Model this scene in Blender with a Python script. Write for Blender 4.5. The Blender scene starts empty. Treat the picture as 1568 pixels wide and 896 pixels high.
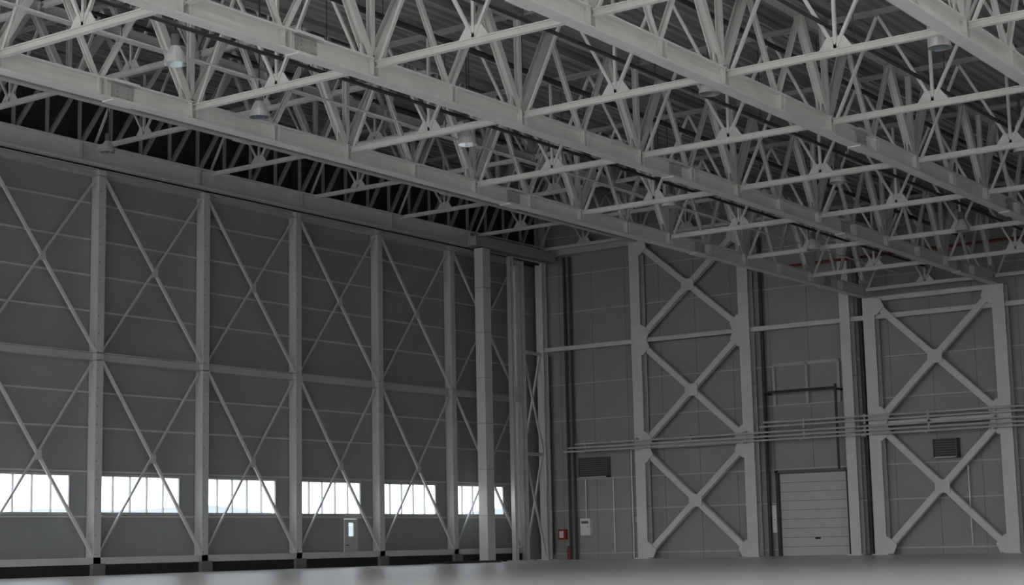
import bpy, math, random
from mathutils import Vector, Matrix
random.seed(3)
sc = bpy.context.scene
sc.view_settings.view_transform = 'Standard'

# ------------------------------------------------------------------ materials
def mat(name, col, rough=0.6, var=0.08, scale=1.5, metallic=0.0, spec=0.4, bump=0.0):
    m = bpy.data.materials.new(name); m.use_nodes = True
    nt = m.node_tree; b = nt.nodes['Principled BSDF']
    tc = nt.nodes.new('ShaderNodeTexCoord')
    n = nt.nodes.new('ShaderNodeTexNoise'); n.inputs['Scale'].default_value = scale
    n.inputs['Detail'].default_value = 5
    nt.links.new(tc.outputs['Object'], n.inputs['Vector'])
    r = nt.nodes.new('ShaderNodeValToRGB')
    c0 = [c*(1-var) for c in col]; c1 = [min(1, c*(1+var)) for c in col]
    r.color_ramp.elements[0].position = 0.3; r.color_ramp.elements[1].position = 0.7
    r.color_ramp.elements[0].color = (*c0, 1); r.color_ramp.elements[1].color = (*c1, 1)
    nt.links.new(n.outputs['Fac'], r.inputs['Fac'])
    nt.links.new(r.outputs['Color'], b.inputs['Base Color'])
    b.inputs['Roughness'].default_value = rough
    b.inputs['Metallic'].default_value = metallic
    b.inputs['Specular IOR Level'].default_value = spec
    if bump:
        bp = nt.nodes.new('ShaderNodeBump'); bp.inputs['Strength'].default_value = bump
        nt.links.new(n.outputs['Fac'], bp.inputs['Height'])
        nt.links.new(bp.outputs['Normal'], b.inputs['Normal'])
    return m

STEEL = mat('painted_steel', (0.68, 0.665, 0.645), 0.4, 0.05)
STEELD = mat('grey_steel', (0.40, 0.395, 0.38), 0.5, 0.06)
DOORSKIN = mat('door_panel_grey', (0.31, 0.32, 0.32), 0.5, 0.05, 0.4)
DOORSTEEL = mat('door_frame_grey', (0.55, 0.555, 0.55), 0.45, 0.05)
WALL = mat('wall_cladding', (0.33, 0.336, 0.31), 0.5, 0.05, 0.5)
GIRT = mat('girt_paint', (0.49, 0.495, 0.475), 0.5, 0.05)
SEAM = mat('seam_dark', (0.15, 0.15, 0.145), 0.7, 0.05)
PANELJ = mat('panel_joint', (0.27, 0.275, 0.25), 0.7, 0.05)
DARK = mat('dark_paint', (0.05, 0.05, 0.05), 0.6, 0.1)
BLACK = mat('black_rubber', (0.02, 0.02, 0.02), 0.7, 0.1)
DECK = mat('roof_deck', (0.32, 0.31, 0.295), 0.5, 0.06, 0.3)
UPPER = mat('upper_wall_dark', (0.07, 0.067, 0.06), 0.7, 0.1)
RED = mat('red_enamel', (0.18, 0.05, 0.035), 0.5, 0.05)
REDB = mat('red_signal', (0.40, 0.04, 0.03), 0.5, 0.05)
WHITE = mat('white_enamel', (0.52, 0.53, 0.515), 0.4, 0.03)
CABW = mat('cabinet_white', (0.78, 0.78, 0.77), 0.4, 0.03)
GALV = mat('galvanised_pipe', (0.62, 0.62, 0.61), 0.4, 0.05, 3, metallic=0.2)
HILL = mat('hazy_hill', (0.24, 0.27, 0.285), 0.9, 0.06, 0.01)
APRON = mat('apron_ground', (0.45, 0.45, 0.43), 0.9, 0.08, 0.05)
FLOOR = mat('polished_floor', (0.82, 0.81, 0.81), 0.3, 0.02, 0.15, spec=0.5)

def glass(name, tint, fac=0.06):
    m = bpy.data.materials.new(name); m.use_nodes = True
    nt = m.node_tree; nt.nodes.remove(nt.nodes['Principled BSDF'])
    t = nt.nodes.new('ShaderNodeBsdfTransparent'); t.inputs['Color'].default_value = (*tint, 1)
    g = nt.nodes.new('ShaderNodeBsdfGlossy'); g.inputs['Roughness'].default_value = 0.05
    mx = nt.nodes.new('ShaderNodeMixShader'); mx.inputs['Fac'].default_value = fac
    nt.links.new(t.outputs[0], mx.inputs[1]); nt.links.new(g.outputs[0], mx.inputs[2])
    nt.links.new(mx.outputs[0], nt.nodes['Material Output'].inputs['Surface'])
    return m
GLASS = glass('window_glass', (0.92, 0.95, 0.97))
LAMPGLASS = glass('lamp_glass', (0.8, 0.85, 0.88), 0.35)
SKYFILL = bpy.data.materials.new('fill_skylight_sheet'); SKYFILL.use_nodes = True  # sheet for the out-of-view skylights added as fill light
nt = SKYFILL.node_tree; nt.nodes.remove(nt.nodes['Principled BSDF'])
t = nt.nodes.new('ShaderNodeBsdfTranslucent'); t.inputs['Color'].default_value = (0.6, 0.6, 0.59, 1)
nt.links.new(t.outputs[0], nt.nodes['Material Output'].inputs['Surface'])
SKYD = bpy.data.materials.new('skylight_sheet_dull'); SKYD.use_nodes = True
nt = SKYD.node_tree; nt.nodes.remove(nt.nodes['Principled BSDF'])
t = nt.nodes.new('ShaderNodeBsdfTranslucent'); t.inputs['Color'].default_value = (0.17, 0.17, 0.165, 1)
nt.links.new(t.outputs[0], nt.nodes['Material Output'].inputs['Surface'])

# ------------------------------------------------------------------ mesh builder
class MB:
    def __init__(s): s.v = []; s.f = []; s.mi = []; s.mats = []
    def m(s, mt):
        if mt not in s.mats: s.mats.append(mt)
        return s.mats.index(mt)
    def quadbox(s, c, ax, mt):
        k = len(s.v); i = s.m(mt)
        for sx in (-1, 1):
            for sy in (-1, 1):
                for sz in (-1, 1):
                    s.v.append(c + ax[0]*sx + ax[1]*sy + ax[2]*sz)
        for f in ((0,1,3,2),(4,6,7,5),(0,4,5,1),(2,3,7,6),(0,2,6,4),(1,5,7,3)):
            s.f.append(tuple(k+j for j in f)); s.mi.append(i)
    def box(s, lo, hi, mt):
        lo = Vector(lo); hi = Vector(hi); c = (lo+hi)/2; h = (hi-lo)/2
        s.quadbox(c, (Vector((h.x,0,0)), Vector((0,h.y,0)), Vector((0,0,h.z))), mt)
    def beam(s, p0, p1, w, h, mt, sec='box', up=(0,0,1), tf=None):
        p0 = Vector(p0); p1 = Vector(p1); d = p1-p0; L = d.length; d.normalize()
        up = Vector(up)
        if abs(d.dot(up)) > 0.98: up = Vector((1,0,0))
        sd = d.cross(up).normalized(); u = sd.cross(d).normalized(); c = (p0+p1)/2
        D = d*(L/2)
        if sec == 'box':
            s.quadbox(c, (D, sd*(w/2), u*(h/2)), mt)
        else:
            tf = tf or max(0.025, h*0.09)
            s.quadbox(c+u*(h/2-tf/2), (D, sd*(w/2), u*(tf/2)), mt)
            s.quadbox(c-u*(h/2-tf/2), (D, sd*(w/2), u*(tf/2)), mt)
            s.quadbox(c, (D, sd*(tf*0.45), u*(h/2-tf)), mt)
    def cyl(s, p0, p1, r, mt, n=10, r1=None, caps=True):
        p0 = Vector(p0); p1 = Vector(p1); d = (p1-p0).normalized()
        up = Vector((0,0,1)) if abs(d.z) < 0.9 else Vector((1,0,0))
        a = d.cross(up).normalized(); bb = d.cross(a); k = len(s.v); i = s.m(mt)
        r1 = r if r1 is None else r1
        for p, rr in ((p0, r), (p1, r1)):
            for j in range(n):
                t = 2*math.pi*j/n; s.v.append(p + a*math.cos(t)*rr + bb*math.sin(t)*rr)
        for j in range(n):
            s.f.append((k+j, k+(j+1)%n, k+n+(j+1)%n, k+n+j)); s.mi.append(i)
        if caps:
            s.f.append(tuple(k+j for j in reversed(range(n)))); s.mi.append(i)
            s.f.append(tuple(k+n+j for j in range(n))); s.mi.append(i)
    def obj(s, name):
        me = bpy.data.meshes.new(name)
        me.from_pydata([tuple(v) for v in s.v], [], s.f)
        for mt in s.mats: me.materials.append(mt)
        me.polygons.foreach_set('material_index', s.mi); me.update()
        o = bpy.data.objects.new(name, me); sc.collection.objects.link(o)
        return o

XB = 84.0      # column line of the back wall
YD = 57.5      # door line
G = 7.1        # structural grid
ZL = 14.0      # bottom chord, low bay
ZH = 18.7      # bottom chord, high bay
DL, DH = 3.4, 3.0
ZDL = ZL+DL+0.55; ZDH = ZH+DH+0.55
YA = 36.0
X0 = -9.0; Y0 = -8.1

# ------------------------------------------------------------------ floor / ground
m = MB(); m.box((X0, Y0, -0.3), (XB+0.8, YD+0.6, 0), FLOOR); m.obj('floor')
m = MB(); m.box((-400, -400, -0.6), (600, 3500, -0.32), APRON); m.obj('apron_ground')

# ------------------------------------------------------------------ roof decks (corrugated)
def deck(mb, xa, xb, ya, yb, z, holes=()):
    pitch = 0.42; y = ya; i = mb.m(DECK)
    while y < yb-1e-6:
        y2 = min(y+pitch, yb)
        segs = [(xa, xb)]
        for (hx0, hx1, hy0, hy1) in holes:
            if y >= hy0-0.01 and y2 <= hy1+0.01:
                ns = []
                for a, bq in segs:
                    if hx0 > a and hx1 < bq: ns += [(a, hx0), (hx1, bq)]
                    else: ns.append((a, bq))
                segs = ns
        q = (y2-y)
        prof = [(y, z), (y+q*0.35, z), (y+q*0.45, z+0.11), (y+q*0.9, z+0.11), (y2, z)]
        for a, bq in segs:
            for (u0, z0), (u1, z1) in zip(prof[:-1], prof[1:]):
                k = len(mb.v)
                mb.v += [Vector((a,u0,z0)), Vector((bq,u0,z0)), Vector((bq,u1,z1)), Vector((a,u1,z1))]
                mb.f.append((k,k+1,k+2,k+3)); mb.mi.append(i)
        y = y2
fill_holesL = [(4, xe, Y0+0.42*q, Y0+0.42*(q+5)) for q, xe in ((8, 60), (25, 56), (42, 50), (59, 44), (76, 38), (93, 34))]  # unseen roof openings added to light the mid floor from above
m = MB(); deck(m, X0, XB+0.7, Y0, YA, ZDL, fill_holesL); m.obj('ceiling')
holesH = [(4, 20, YA+0.42*10, YA+0.42*16), (30, 42, YA+0.42*34, YA+0.42*40)]  # first opening added out of view for light; second is a visible skylight
m = MB(); deck(m, X0, XB+0.7, YA, YD+0.7, ZDH, holesH); m.obj('ceiling')
for (a, bq, c, d) in fill_holesL: 
    m = MB(); m.box((a-0.1, c-0.1, ZDL+0.13), (bq+0.1, d+0.1, ZDL+0.16), SKYFILL); m.obj('skylight_or_fill')  # added fill skylights, above the frame
for (a, bq, c, d) in holesH:
    m = MB(); m.box((a-0.1, c-0.1, ZDH+0.13), (bq+0.1, d+0.1, ZDH+0.16), SKYD if a > 25 else SKYFILL); m.obj('skylight_or_fill')
m = MB(); m.box((X0, YA-0.1, ZDL), (XB+0.7, YA+0.1, ZDH+0.1), DECK); m.obj('wall_clerestory')
OX0, OX1, OZ = 12.0, 40.0, 9.5      # unseen side-wall opening, added to let light onto floor and doors
m = MB(); m.box((X0, Y0-0.2, OZ), (XB+0.7, Y0, ZDL+0.1), WALL)
m.box((X0, Y0-0.2, 0), (OX0, Y0, OZ), WALL); m.box((OX1, Y0-0.2, 0), (XB+0.7, Y0, OZ), WALL)
for i in range(13):
    xx = XB-G*i-0.3
    z0 = OZ if OX0 < xx < OX1 else 0
    m.beam((xx, Y0+0.3, z0), (xx, Y0+0.3, ZL-0.3), 0.5, 0.5, STEEL, 'I')
m.obj('wall_right')

# ------------------------------------------------------------------ main girders (along X)
def girder(Y, z, depth, xa, name, splices=(), chord=(0.42, 0.58)):
    mb = MB()
    mb.beam((xa, Y, z), (XB-0.3, Y, z), chord[0], chord[1], STEEL, 'I', tf=0.05)
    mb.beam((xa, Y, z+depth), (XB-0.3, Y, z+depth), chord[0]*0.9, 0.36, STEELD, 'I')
    hp = G/2
    n = int((XB-xa)/hp)
    for k in range(0, n):
        xb = XB-k*hp
        w = 0.25 if k % 2 == 0 else 0.14
        if xb-hp/2 > xa:
            if k > 0: mb.beam((xb, Y, z+0.2), (xb+hp/2, Y, z+depth-0.15), w, w, STEEL, 'I', up=(0,1,0))
            mb.beam((xb-0.05, Y, z+0.2), (xb-hp/2, Y, z+depth-0.15), w, w, STEEL, 'I', up=(0,1,0))
        if k % 2 == 0:
            mb.beam((xb-(0.5 if k == 0 else 0), Y, z), (xb-(0.5 if k == 0 else 0), Y, z+depth), 0.16, 0.18, STEEL, 'I', up=(0,1,0))
            mb.box((xb-0.45-(0.4 if k == 0 else 0), Y-0.025, z+0.25), (xb+(0.45 if k else -0.3), Y+0.025, z+0.65), STEEL)
        for q in (-0.12, 0.12):
            if k: mb.box((xb+q-0.012, Y-chord[0]/2+0.01, z-chord[1]/2+0.05), (xb+q+0.012, Y+chord[0]/2-0.01, z+chord[1]/2-0.05), STEEL)
    for s in splices:
        mb.box((s-0.5, Y-chord[0]/2-0.03, z-chord[1]/2-0.03), (s+0.5, Y+chord[0]/2+0.03, z-chord[1]/2+0.05), STEEL)
        mb.box((s-0.5, Y-chord[0]/2-0.03, z+chord[1]/2-0.05), (s+0.5, Y+chord[0]/2+0.03, z+chord[1]/2+0.03), STEEL)
        mb.box((s-0.4, Y-0.07, z-0.22), (s+0.4, Y+0.07, z+0.22), STEELD)
        for bx in (-0.35, -0.2, 0.2, 0.35):
            for bz in (-0.14, 0.0, 0.14):
                mb.box((s+bx-0.02, Y-0.1, z+bz-0.02), (s+bx+0.02, Y+0.1, z+bz+0.02), STEELD)
    return mb.obj(name)
lowY = [YA-G*i for i in range(0, 7)]
for Y in lowY:
    girder(Y, ZL, DL, X0+0.6, 'roof_girder', (31.6, 51, 65.5, 79.0))
for Y in (YA+G, YA+2*G):
    girder(Y, ZH, DH, X0+0.6, 'roof_girder', (51, 65.5), chord=(0.34, 0.4))

# ------------------------------------------------------------------ cross trusses (along Y)
def xtruss(X, ya, yb, z, depth):
    mb = MB(); L = yb-ya; P = lambda t, zz: (X, ya+L*t, zz)
    mb.beam(P(0, z), P(1, z), 0.18, 0.19, STEEL, 'I')
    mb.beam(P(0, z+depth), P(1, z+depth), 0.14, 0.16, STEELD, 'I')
    zt = z+depth-0.1; zb = z+0.1
    for a, bq in (((0.5, zb), (0.25, zt)), ((0.5, zb), (0.75, zt)), ((0.5, zb), (0.5, zt)),
                  ((0.02, zb), (0.25, zt)), ((0.98, zb), (0.75, zt))):
        mb.beam(P(*a), P(*bq), 0.09, 0.09, STEEL, 'I', up=(1,0,0), tf=0.02)
    yc = ya+L*0.5
    k = len(mb.v)
    for xx in (X-0.02, X+0.02):
        mb.v += [Vector((xx, yc-0.5, z+0.1)), Vector((xx, yc+0.5, z+0.1)), Vector((xx, yc+0.25, z+0.45)), Vector((xx, yc-0.25, z+0.45))]
    i = mb.m(STEEL)
    for f in ((0,3,2,1),(4,5,6,7),(0,1,5,4),(1,2,6,5),(2,3,7,6),(3,0,4,7)):
        mb.f.append(tuple(k+j for j in f)); mb.mi.append(i)
    return mb.obj('roof_truss')
gx = [XB-G*i for i in range(0, 13)]
for i, X in enumerate(gx):
    for Y in lowY[1:]:
        xtruss(X-(0.5 if i == 0 else 0), Y+0.22, Y+G-0.22, ZL+0.1, DL-0.1)
    if i < 9:
        for Y in (YA, YA+G, YA+2*G):
            xtruss(X-(0.5 if i == 0 else 0), Y+0.2, Y+G-0.2, ZH+0.1, DH-0.1)

mb = MB()
y = Y0+1
while y < YA:
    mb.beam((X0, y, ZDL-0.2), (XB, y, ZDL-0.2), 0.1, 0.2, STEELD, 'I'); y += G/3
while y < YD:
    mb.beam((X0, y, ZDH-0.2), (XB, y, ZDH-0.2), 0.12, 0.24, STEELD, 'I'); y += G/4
mb.obj('roof_purlins')

for (Y, z, r, mt) in ((32.4, 15.0, 0.06, DARK), (25.2, 15.2, 0.06, DARK), (33.4, 14.6, 0.035, GALV), (18.6, 15.0, 0.06, DARK), (30.2, 16.3, 0.09, DARK), (23, 16.6, 0.08, DARK), (45.6, 20.2, 0.08, DARK)):
    mb = MB(); mb.cyl((X0+1, Y, z), (XB-0.6, Y, z), r, mt, 8)
    x = XB-5
    zt = ZDL-0.3 if Y < YA else ZDH-0.3
    while x > X0+2:
        mb.cyl((x, Y, z), (x, Y, zt), 0.015, DARK, 5); x -= G
    mb.obj('roof_conduit')

# ------------------------------------------------------------------ back wall
mb = MB()
Z1 = 4.55
RD = (37.85, 41.9)    # roll-up door opening Y range
mb.box((XB+0.5, Y0, Z1), (XB+0.7, YA, ZDL+0.1), WALL)
mb.box((XB+0.5, YA, Z1), (XB+0.7, YD+0.5, ZDH+0.1), WALL)
mb.box((XB+0.5, Y0, 0), (XB+0.7, RD[0], Z1), WALL)
mb.box((XB+0.5, RD[1], 0), (XB+0.7, YD+0.5, Z1), WALL)
mb.obj('wall_back')
mb = MB()
for z in (0.35, 2.9, 4.75, 8.3, 10.5, 14.9, 17.2, 19.6):
    if z < Z1:
        mb.beam((XB+0.42, Y0+1, z), (XB+0.42, RD[0]-0.2, z), 0.1, 0.08, GIRT); mb.beam((XB+0.42, RD[1]+0.2, z), (XB+0.42, YD, z), 0.1, 0.08, GIRT)
    else:
        mb.beam((XB+0.42, (Y0+1) if z < 17 else YA+.2, z), (XB+0.42, YD, z), 0.1, 0.08, GIRT)
mb.obj('trim_wall_girts')
mb = MB()
y = YD-1.2
while y > Y0+2:
    zz = Z1+0.2 if RD[0]-0.1 < y < RD[1]+0.1 else 0
    mb.box((XB+0.48, y-0.025, zz), (XB+0.505, y+0.025, ZDL), PANELJ)
    y -= 2.36
mb.obj('trim_wall_seams')
mb = MB()
mb.beam((XB-0.05, Y0+1, 12.65), (XB-0.05, YD, 12.65), 0.2, 0.26, STEEL, 'I')
mb.beam((XB-0.05, YA, 18.6), (XB-0.05, YD, 18.6), 0.3, 0.4, GIRT, 'I')
mb.obj('wall_beam')

def column(X, Y, z1, w=0.6, h=0.55, mt=STEEL, name='steel_column'):
    mb = MB(); mb.beam((X, Y, 0), (X, Y, z1), w, h, mt, 'I', up=(1,0,0), tf=0.05)
    mb.box((X-0.45, Y-0.45, 0), (X+0.45, Y+0.45, 0.06), mt)
    for z in (3, 6.5, 9.6, 12.7, 16):
        if z < z1: mb.box((X-h/2+0.03, Y-w/2+0.01, z-0.02), (X+h/2-0.03, Y+w/2-0.01, z+0.02), mt)
    return mb.obj(name)
column(XB, YD-0.2, ZDH, 0.5, 0.5)
column(XB, 50.4, ZDH, 0.66, 0.6); column(XB, 43.3, ZDH, 0.66, 0.6)
column(XB, 37.2, ZDL, 0.58, 0.6); column(XB, 35.8, ZL-0.32, 0.66, 0.6)
for Y in (28.7, 21.6, 14.5, 7.4, 0.3): column(XB, Y, ZL-0.32, 0.66, 0.6)

def bracing(ya, yb, levels, w=0.34, cross=0.28):
    mb = MB(); X = XB-0.1
    a, bq = ya+0.42, yb-0.42
    for i, (z0, z1) in enumerate(zip(levels[:-1], levels[1:])):
        lo, hi = z0+0.35, z1-0.35
        mb.beam((X, a, lo), (X, bq, hi), w, cross, STEEL, 'I', up=(1,0,0))
        mb.beam((X-0.02, bq, lo), (X-0.02, a, hi), w, cross, STEEL, 'I', up=(1,0,0))
        yc = (a+bq)/2; zc = (lo+hi)/2
        mb.box((X-0.2, yc-0.4, zc-0.35), (X-0.15, yc+0.4, zc+0.35), STEEL)
    for z in levels[1:]:
        mb.beam((X, ya, z), (X, yb, z), 0.25, 0.26, STEEL, 'I')
    for z in levels:
        for yy, s in ((ya, 1), (yb, -1)):
            for dz in (1, -1):
                if z == levels[0] and dz < 0: continue
                if z == levels[-1] and dz > 0: continue
                P = [(X-0.22, yy-s*0.33, z), (X-0.22, yy+s*0.7, z), (X-0.22, yy+s*0.9, z+dz*0.45), (X-0.22, yy+s*0.45, z+dz*0.9), (X-0.22, yy-s*0.33, z+dz*0.9)]
                Q = [(p[0]+0.04, p[1], p[2]) for p in P]
                k = len(mb.v); mb.v += [Vector(p) for p in P+Q]; mi = mb.m(STEEL)
                mb.f.append((k,k+1,k+2,k+3,k+4)); mb.mi.append(mi)
                mb.f.append((k+9,k+8,k+7,k+6,k+5)); mb.mi.append(mi)
                for j in range(5):
                    mb.f.append((k+j, k+5+j, k+5+(j+1)%5, k+(j+1)%5)); mb.mi.append(mi)
    return mb.obj('cross_bracing')
bracing(43.3, 50.4, (0.05, 6.4, 12.65, 18.6))
bracing(28.7, 35.8, (0.05, 6.9, 13.6))
bracing(7.4, 14.5, (0.05, 6.9, 13.6))

# pipe bundle along the back wall
mb = MB()
for z, xx, ye in ((6.35, 83.2, 55.4), (6.55, 83.1, 55.0), (6.78, 83.25, 54.6), (7.1, 83.3, 42.4), (7.32, 83.2, 42.1)):
    mb.cyl((xx, Y0+2, z), (xx, ye, z), 0.055, GALV, 8)
y = 54
while y > Y0+3:
    top = 7.45 if y < 42 else 6.95
    mb.box((83.0, y-0.04, 6.24), (83.5, y+0.04, 6.3), STEEL); mb.box((83.42, y-0.04, 6.24), (83.5, y+0.04, top), STEEL)
    mb.box((83.42, y-0.04, 6.85), (84.5, y+0.04, 6.92), STEEL)
    y -= 3.55
mb.obj('pipe_rack')
mb = MB()
for Y in (55.7, 55.3): mb.cyl((84.2, Y, 0), (84.2, Y, 18.3), 0.08, DARK, 8)
mb.obj('downpipe')
mb = MB()
mb.cyl((84.2, 42.45, 0), (84.2, 42.45, 18), 0.11, DARK, 8); mb.obj('downpipe')
mb = MB()
mb.cyl((84.2, 36.5, 0), (84.2, 36.5, 16), 0.14, DARK, 8); mb.obj('downpipe')
mb = MB()
mb.cyl((84.2, 51.3, 0), (84.2, 51.3, 6.3), 0.04, GALV, 8); mb.cyl((84.2, 52.6, 0.4), (84.2, 52.6, 4.8), 0.03, GALV, 8)
mb.cyl((84.2, 56.9, 0.3), (84.2, 56.9, 12.3), 0.05, DARK, 8); mb.cyl((84.2, 31.0, 0.4), (84.2, 31.0, 4.9), 0.04, GALV, 8)
mb.obj('electrical_conduit')
mb = MB()
mb.cyl((83.6, 42.2, 9.0), (83.6, 37.9, 9.0), 0.07, DARK, 8)
mb.cyl((83.6, 42.2, 4.6), (83.6, 42.2, 9.0), 0.07, DARK, 8); mb.cyl((83.6, 37.9, 4.6), (83.6, 37.9, 9.2), 0.07, DARK, 8)
for Y in (42.2, 37.9): mb.box((83.55, Y-0.05, 8.9), (84.5, Y+0.05, 9.0), DARK)
mb.obj('door_hoist_rail')
mb = MB()
mb.cyl((83.4, 41, 15.9), (83.4, 22, 15.9), 0.08, RED, 10)
mb.obj('sprinkler_pipe')

# roll-up door
mb = MB()
for i in range(9):
    z0 = i*0.5+0.02; mb.box((XB+0.52, RD[0], z0), (XB+0.58, RD[1], z0+0.475), WHITE)
mb.box((XB+0.56, RD[0], 0), (XB+0.6, RD[1], Z1), SEAM)
for Y in (RD[0]-0.08, RD[1]+0.08): mb.box((XB+0.3, Y-0.08, 0), (XB+0.5, Y+0.08, 4.7), DARK)
mb.box((XB+0.3, RD[0]-0.2, 4.55), (XB+0.5, RD[1]+0.2, 4.7), SEAM)
mb.box((XB+0.48, 39.6, 0.9), (XB+0.52, 39.9, 1.0), BLACK)
mb.obj('roller_door')
mb = MB()
for Y in (41.9, 39.9, 38.0): mb.box((XB+0.3, Y-0.07, 8.3), (XB+0.5, Y+0.07, 10.6), GIRT)
mb.box((XB+0.3, 38, 10.5), (XB+0.5, 41.9, 10.64), GIRT)
mb.obj('trim_hatch_frame')

def louvre(Y, z, w, h):
    mb = MB(); mb.box((XB+0.1, Y-w/2, z), (XB+0.5, Y+w/2, z+h), SEAM)
    n = int(h/0.12)
    for i in range(n):
        mb.box((XB+0.0, Y-w/2+0.08, z+0.06+i*h/n), (XB+0.12, Y+w/2-0.08, z+0.1+i*h/n), DARK)
    mb.box((XB-0.02, Y-w/2-0.05, z-0.06), (XB+0.5, Y+w/2+0.05, z), GIRT)
    mb.box((XB-0.02, Y-w/2-0.05, z+h), (XB+0.5, Y+w/2+0.05, z+h+0.05), SEAM)
    mb.box((XB-0.02, Y-w/2-0.05, z-0.06), (XB+0.5, Y-w/2, z+h), SEAM)
    mb.box((XB-0.02, Y+w/2, z-0.06), (XB+0.5, Y+w/2+0.05, z+h), SEAM)
    return mb.obj('ventilation_louvre')
louvre(53.9, 4.85, 1.9, 1.1); louvre(32.1, 5.0, 1.2, 0.9)
mb = MB(); mb.box((XB+0.2, 54.3, 1.4), (XB+0.5, 55.0, 2.4), CABW); mb.box((XB+0.17, 54.35, 1.45), (XB+0.2, 54.95, 2.35), CABW); mb.cyl((XB+0.3, 54.6, 2.4), (XB+0.3, 54.6, 4.7), 0.04, GALV); mb.cyl((XB+0.15, 54.45, 1.9), (XB+0.18, 54.45, 1.9), 0.03, BLACK)
mb.box((XB+0.16, 54.4, 2.1), (XB+0.17, 54.9, 2.25), SEAM); mb.obj('electrical_cabinet')
mb = MB(); mb.box((XB+0.2, 42.05, 1.3), (XB+0.45, 42.3, 2.8), CABW); mb.box((XB+0.17, 42.07, 1.35), (XB+0.2, 42.28, 2.75), CABW); mb.cyl((XB+0.15, 42.15, 2.0), (XB+0.18, 42.15, 2.0), 0.03, BLACK); mb.obj('electrical_cabinet')
mb = MB(); mb.box((XB+0.2, 50.9, 2.0), (XB+0.5, 51.15, 2.5), SEAM); mb.box((XB+0.17, 50.93, 2.05), (XB+0.2, 51.12, 2.45), GIRT); mb.obj('switch_box')
mb = MB(); mb.box((XB+0.2, 56.1, 1.2), (XB+0.5, 56.6, 1.8), REDB); mb.box((XB+0.17, 56.2, 1.3), (XB+0.2, 56.5, 1.7), CABW); mb.obj('fire_hose_box')
mb = MB()
mb.cyl((XB+0.3, 55.9, 0.0), (XB+0.3, 55.9, 0.62), 0.1, REDB, 14); mb.cyl((XB+0.3, 55.9, 0.62), (XB+0.3, 55.9, 0.7), 0.1, REDB, 14, r1=0.04)
mb.cyl((XB+0.3, 55.9, 0.7), (XB+0.3, 55.9, 0.78), 0.03, BLACK, 10); mb.box((XB+0.15, 55.88, 0.76), (XB+0.36, 55.92, 0.79), BLACK)
mb.cyl((XB+0.28, 55.97, 0.74), (XB+0.22, 56.02, 0.3), 0.015, BLACK, 8)
mb.obj('fire_extinguisher')

# ------------------------------------------------------------------ hangar doors
P = 6.4; XN = lambda n: 49.0+P*n
ZT = 17.9; ZM = 9.5; WZ0, WZ1 = 2.68, 4.33
def leaf(n):
    xa, xb = XN(n), XN(n+1); mb = MB(); yc = YD-0.3
    w0, w1 = xa+0.35, xa+5.3
    ys, ye = YD, YD+0.12
    mb.box((xa, ys, WZ1), (xb, ye, ZT), DOORSKIN)
    if n == 2:
        dx0, dx1 = 65.75, 66.85
        mb.box((xa, ys, 0.12), (dx0, ye, WZ0), DOORSKIN); mb.box((dx1, ys, 0.12), (xb, ye, WZ0), DOORSKIN)
        mb.box((dx0, ys, 2.45), (dx1, ye, WZ0), DOORSKIN)
    else:
        mb.box((xa, ys, 0.12), (xb, ye, WZ0), DOORSKIN)
    mb.box((xa, ys, WZ0), (w0, ye, WZ1), DOORSKIN); mb.box((w1, ys, WZ0), (xb, ye, WZ1), DOORSKIN)
    mb.box((w0, ys+0.05, WZ0), (w1, ys+0.06, WZ1), GLASS)
    for i in range(6):
        xx = w0+(w1-w0)*i/5; mb.box((xx-0.022, ys, WZ0), (xx+0.022, ys+0.1, WZ1), GIRT)
    mb.box((w0-0.05, ys-0.04, WZ0-0.06), (w1+0.05, ys+0.1, WZ0+0.04), GIRT)
    mb.box((w0-0.05, ys-0.04, WZ1-0.04), (w1+0.05, ys+0.1, WZ1+0.06), GIRT)
    mb.beam((xa, yc, 0.1), (xa, yc, ZT), 0.4, 0.5, DOORSTEEL, 'I', up=(0,1,0), tf=0.04)
    mb.box((xa-0.2, yc-0.2, 0.6), (xa-0.18, yc+0.2, ZT), DOORSTEEL)
    for z in [0.9+0.8*j for j in range(21)]:
        mb.box((xa-0.13, yc-0.256, z-0.03), (xa-0.09, yc-0.25, z+0.03), SEAM)
    mb.beam((xa, yc, ZM), (xb, yc, ZM), 0.5, 0.36, DOORSTEEL, 'I')
    mb.beam((xa, yc, ZT-0.15), (xb, yc, ZT-0.15), 0.5, 0.3, DOORSTEEL, 'I')
    mb.beam((xa, yc, 0.62), (xb, yc, 0.62), 0.5, 0.3, DOORSTEEL, 'box')
    mb.box((xa, yc-0.2, 0.0), (xb, ye, 0.45), BLACK)
    for z in (16.4, 14.75, 13.15, 11.55, 7.95, 6.4, WZ1+0.15, WZ0-0.15):
        mb.beam((xa+0.2, ys-0.05, z), (xb-0.2, ys-0.05, z), 0.1, 0.08, DOORSTEEL)
    for z0, z1 in ((ZM+0.2, ZT-0.4), (0.9, ZM-0.2)):
        mb.beam((xa+0.2, yc-0.04, z0), (xb-0.2, yc-0.04, z1), 0.09, 0.08, DOORSTEEL, 'box', up=(0,1,0))
        mb.beam((xa+0.2, yc-0.17, z1), (xb-0.2, yc-0.17, z0), 0.13, 0.1, STEEL, 'box', up=(0,1,0))
        mb.box(((xa+xb)/2-0.15, yc-0.23, (z0+z1)/2-0.2), ((xa+xb)/2+0.15, yc-0.21, (z0+z1)/2+0.2), DOORSTEEL)
    mb.box((xa-0.35, yc-0.4, 0.0), (xa+0.35, yc+0.2, 0.5), SEAM)
    return mb.obj('hangar_door_leaf')
for n in range(-9, 5): leaf(n)
mb = MB()
dx0, dx1 = 65.75, 66.85
mb.box((dx0+0.03, YD-0.02, 0.15), (dx1-0.03, YD+0.05, 1.55), GIRT)
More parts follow.
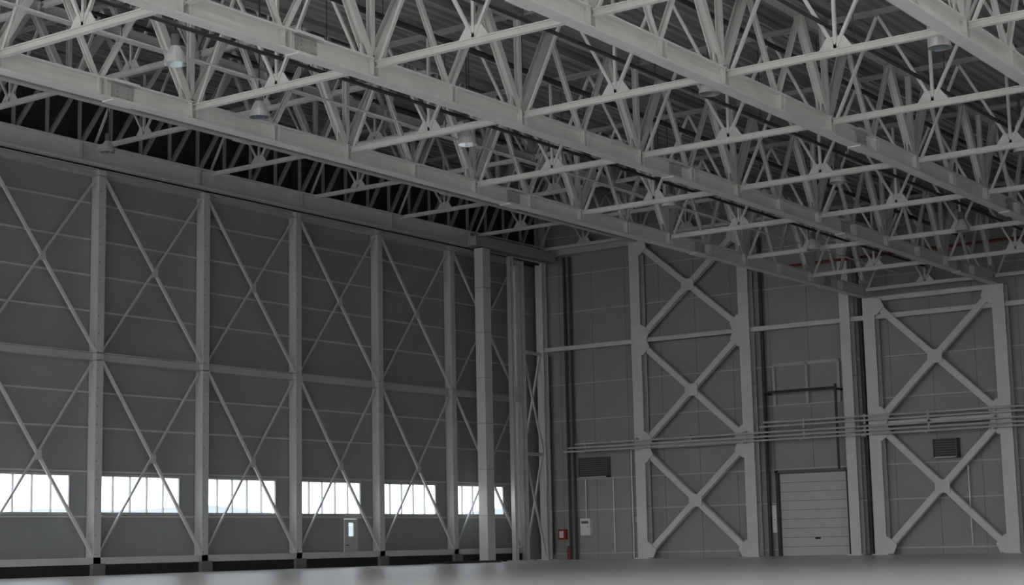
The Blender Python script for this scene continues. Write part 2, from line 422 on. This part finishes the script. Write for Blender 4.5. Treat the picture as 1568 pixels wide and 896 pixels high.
mb.box((dx0+0.03, YD-0.02, 2.25), (dx1-0.03, YD+0.05, 2.43), GIRT)
mb.box((dx0+0.03, YD-0.02, 1.55), (dx0+0.35, YD+0.05, 2.25), GIRT)
mb.box((dx1-0.35, YD-0.02, 1.55), (dx1-0.03, YD+0.05, 2.25), GIRT)
mb.box((dx0+0.35, YD+0.01, 1.55), (dx1-0.35, YD+0.02, 2.25), GLASS)
mb.cyl((dx0+0.12, YD-0.1, 1.1), (dx0+0.28, YD-0.1, 1.1), 0.025, BLACK)
mb.cyl((dx0+0.15, YD-0.1, 1.1), (dx0+0.15, YD-0.02, 1.1), 0.02, BLACK)
mb.obj('personnel_door')

# header above the doors
mb = MB()
mb.beam((X0, YD-0.7, 18.45), (XB, YD-0.7, 18.45), 0.5, 0.9, STEEL, 'I', tf=0.07)
x = XB-1
while x > 20:
    mb.box((x-0.02, YD-0.93, 18.08), (x+0.02, YD-0.5, 18.85), STEELD); x -= G
mb.beam((X0, YD-0.7, ZDH-0.5), (XB, YD-0.7, ZDH-0.5), 0.3, 0.3, STEELD, 'I')
x = XB-1
while x > 20:
    mb.beam((x-1.6, YD-0.7, 18.95), (x, YD-0.7, ZDH-0.7), 0.16, 0.16, STEELD, 'I', up=(0,1,0))
    mb.beam((x, YD-0.7, 18.95), (x, YD-0.7, ZDH-0.7), 0.12, 0.12, STEELD, 'I', up=(0,1,0)); x -= G/4
mb.obj('door_header_beam')
mb = MB(); 
for yy in (YD-0.25, YD+0.05, YD+0.3): mb.box((X0, yy-0.04, 17.92), (XB, yy+0.04, 18.3), DARK)
mb.box((X0, YD-0.5, 18.3), (XB, YD+0.44, 18.36), SEAM)
mb.obj('door_guide_track')
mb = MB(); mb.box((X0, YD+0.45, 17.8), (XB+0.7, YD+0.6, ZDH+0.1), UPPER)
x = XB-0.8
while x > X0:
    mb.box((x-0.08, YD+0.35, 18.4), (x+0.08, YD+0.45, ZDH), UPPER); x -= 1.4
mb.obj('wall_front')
mb = MB(); mb.box((80.9, YD+0.3, 0), (XB+0.5, YD+0.45, 17.9), WALL)
for z in (2.9, 4.75, 8.3, 10.5, 14.9): mb.beam((81.2, YD+0.25, z), (XB+0.5, YD+0.25, z), 0.1, 0.09, GIRT)
mb.obj('wall_corner')
mb = MB(); mb.box((75.5, YD-1.6, 17.95), (XB-0.4, YD-0.96, 18.5), STEELD)
for yy in (YD-1.45, YD-1.28, YD-1.11): mb.box((75.5, yy-0.02, 17.92), (XB-0.4, yy+0.02, 17.95), SEAM)
mb.obj('door_pocket_soffit')
mb = MB(); mb.beam((76.6, YD-1.2, 0), (76.6, YD-1.2, 17.9), 0.72, 0.6, STEEL, 'box', up=(0,1,0))
for z in (2.6, 5.2, 7.8, 10.4, 13, 15.6): mb.box((76.23, YD-1.52, z-0.02), (76.97, YD-0.88, z+0.02), STEELD)
mb.box((76.0, YD-1.8, 0), (77.2, YD-0.7, 0.08), STEELD)
mb.obj('door_jamb_column')
column(79.9, YD-0.8, 17.9, 0.28, 0.3); column(81.5, YD-0.3, 17.9, 0.45, 0.5)
mb = MB()
for z0, z1 in ((0.3, 6.2), (6.4, 12.3)):
    mb.beam((81.8, YD-0.2, z0), (83.7, YD-0.2, z1), 0.12, 0.1, STEEL, 'box', up=(0,1,0))
    mb.beam((81.8, YD-0.32, z1), (83.7, YD-0.32, z0), 0.12, 0.1, STEEL, 'box', up=(0,1,0))
for z in (6.3, 12.4): mb.beam((81.7, YD-0.3, z), (83.8, YD-0.3, z), 0.2, 0.2, STEEL, 'I')
mb.obj('corner_bracing')
mb = MB(); mb.box((70.5, 54.6, 0), (75.5, 55.6, 0.04), SEAM); mb.box((70.5, 54.6, 0.04), (75.5, 54.66, 0.12), DARK); mb.box((70.5, 55.54, 0.04), (75.5, 55.6, 0.12), DARK); mb.obj('floor_rail')

# ------------------------------------------------------------------ lamps
def lamp(x, y, z, top, s=1.0):
    mb = MB()
    mb.cyl((x, y, z+0.75*s), (x, y, top), 0.02, DARK, 6)
    mb.cyl((x, y, z+0.42*s), (x, y, z+0.75*s), 0.11*s, SEAM, 14)
    prof = [(0.12, 0.45), (0.17, 0.36), (0.24, 0.2), (0.28, 0.04), (0.29, 0.0)]
    for (r0, z0), (r1, z1) in zip(prof[:-1], prof[1:]):
        mb.cyl((x, y, z+z0*s), (x, y, z+z1*s), r0*s, GALV, 18, r1=r1*s, caps=False)
    mb.cyl((x, y, z), (x, y, z+0.02), 0.28*s, LAMPGLASS, 18)
    mb.cyl((x, y, z+0.1*s), (x, y, z+0.4*s), 0.06*s, WHITE, 10)
    return mb.obj('high_bay_lamp')
for (x, y) in ((30.3, 32.4), (42.7, 31.9), (42.3, 22.7), (35.8, 34.6), (42.2, 15.6), (56.0, 32.0), (56.3, 25), (69, 32), (69, 25), (56, 18), (28, 25), (70, 18)):
    lamp(x, y, 13.9, ZDL-0.2, 1.1)
lamp(47.2, 54.6, 18.0, ZDH-0.2, 1.1)

# ------------------------------------------------------------------ outside hills
mb = MB(); n = 60; mi = mb.m(HILL)
for i in range(n+1):
    x = -500+i*70
    h = 80+12*math.sin(i*0.35)+6*math.sin(i*0.9+1)
    mb.v += [Vector((x, 2200, -5)), Vector((x, 2200, h*0.5)), Vector((x, 2500, h)), Vector((x, 2800, -5))]
for i in range(n):
    k = i*4
    for j in range(3):
        mb.f.append((k+j, k+4+j, k+5+j, k+1+j)); mb.mi.append(mi)
mb.obj('distant_hills')

# ------------------------------------------------------------------ world
w = bpy.data.worlds.new('overcast_sky'); sc.world = w; w.use_nodes = True
bg = w.node_tree.nodes['Background']; bg.inputs['Color'].default_value = (0.96, 0.975, 1.0, 1); bg.inputs['Strength'].default_value = 3.7

# ------------------------------------------------------------------ camera
a = math.radians(35.3); p = math.atan(387.5/2555); r = 0.0214
F0 = Vector((math.cos(a), math.sin(a), 0)); R0 = Vector((math.sin(a), -math.cos(a), 0)); Z = Vector((0,0,1))
F = F0*math.cos(p)+Z*math.sin(p); U = -F0*math.sin(p)+Z*math.cos(p)
R = R0*math.cos(r)-U*math.sin(r); UU = R0*math.sin(r)+U*math.cos(r)
cam = bpy.data.cameras.new('camera'); co = bpy.data.objects.new('camera', cam); sc.collection.objects.link(co)
M = Matrix((R, UU, -F)).transposed().to_4x4(); M.translation = Vector((0, 0, 0.9)); co.matrix_world = M
cam.lens = 2555/1568*36; cam.sensor_width = 36; cam.clip_end = 6000; sc.camera = co
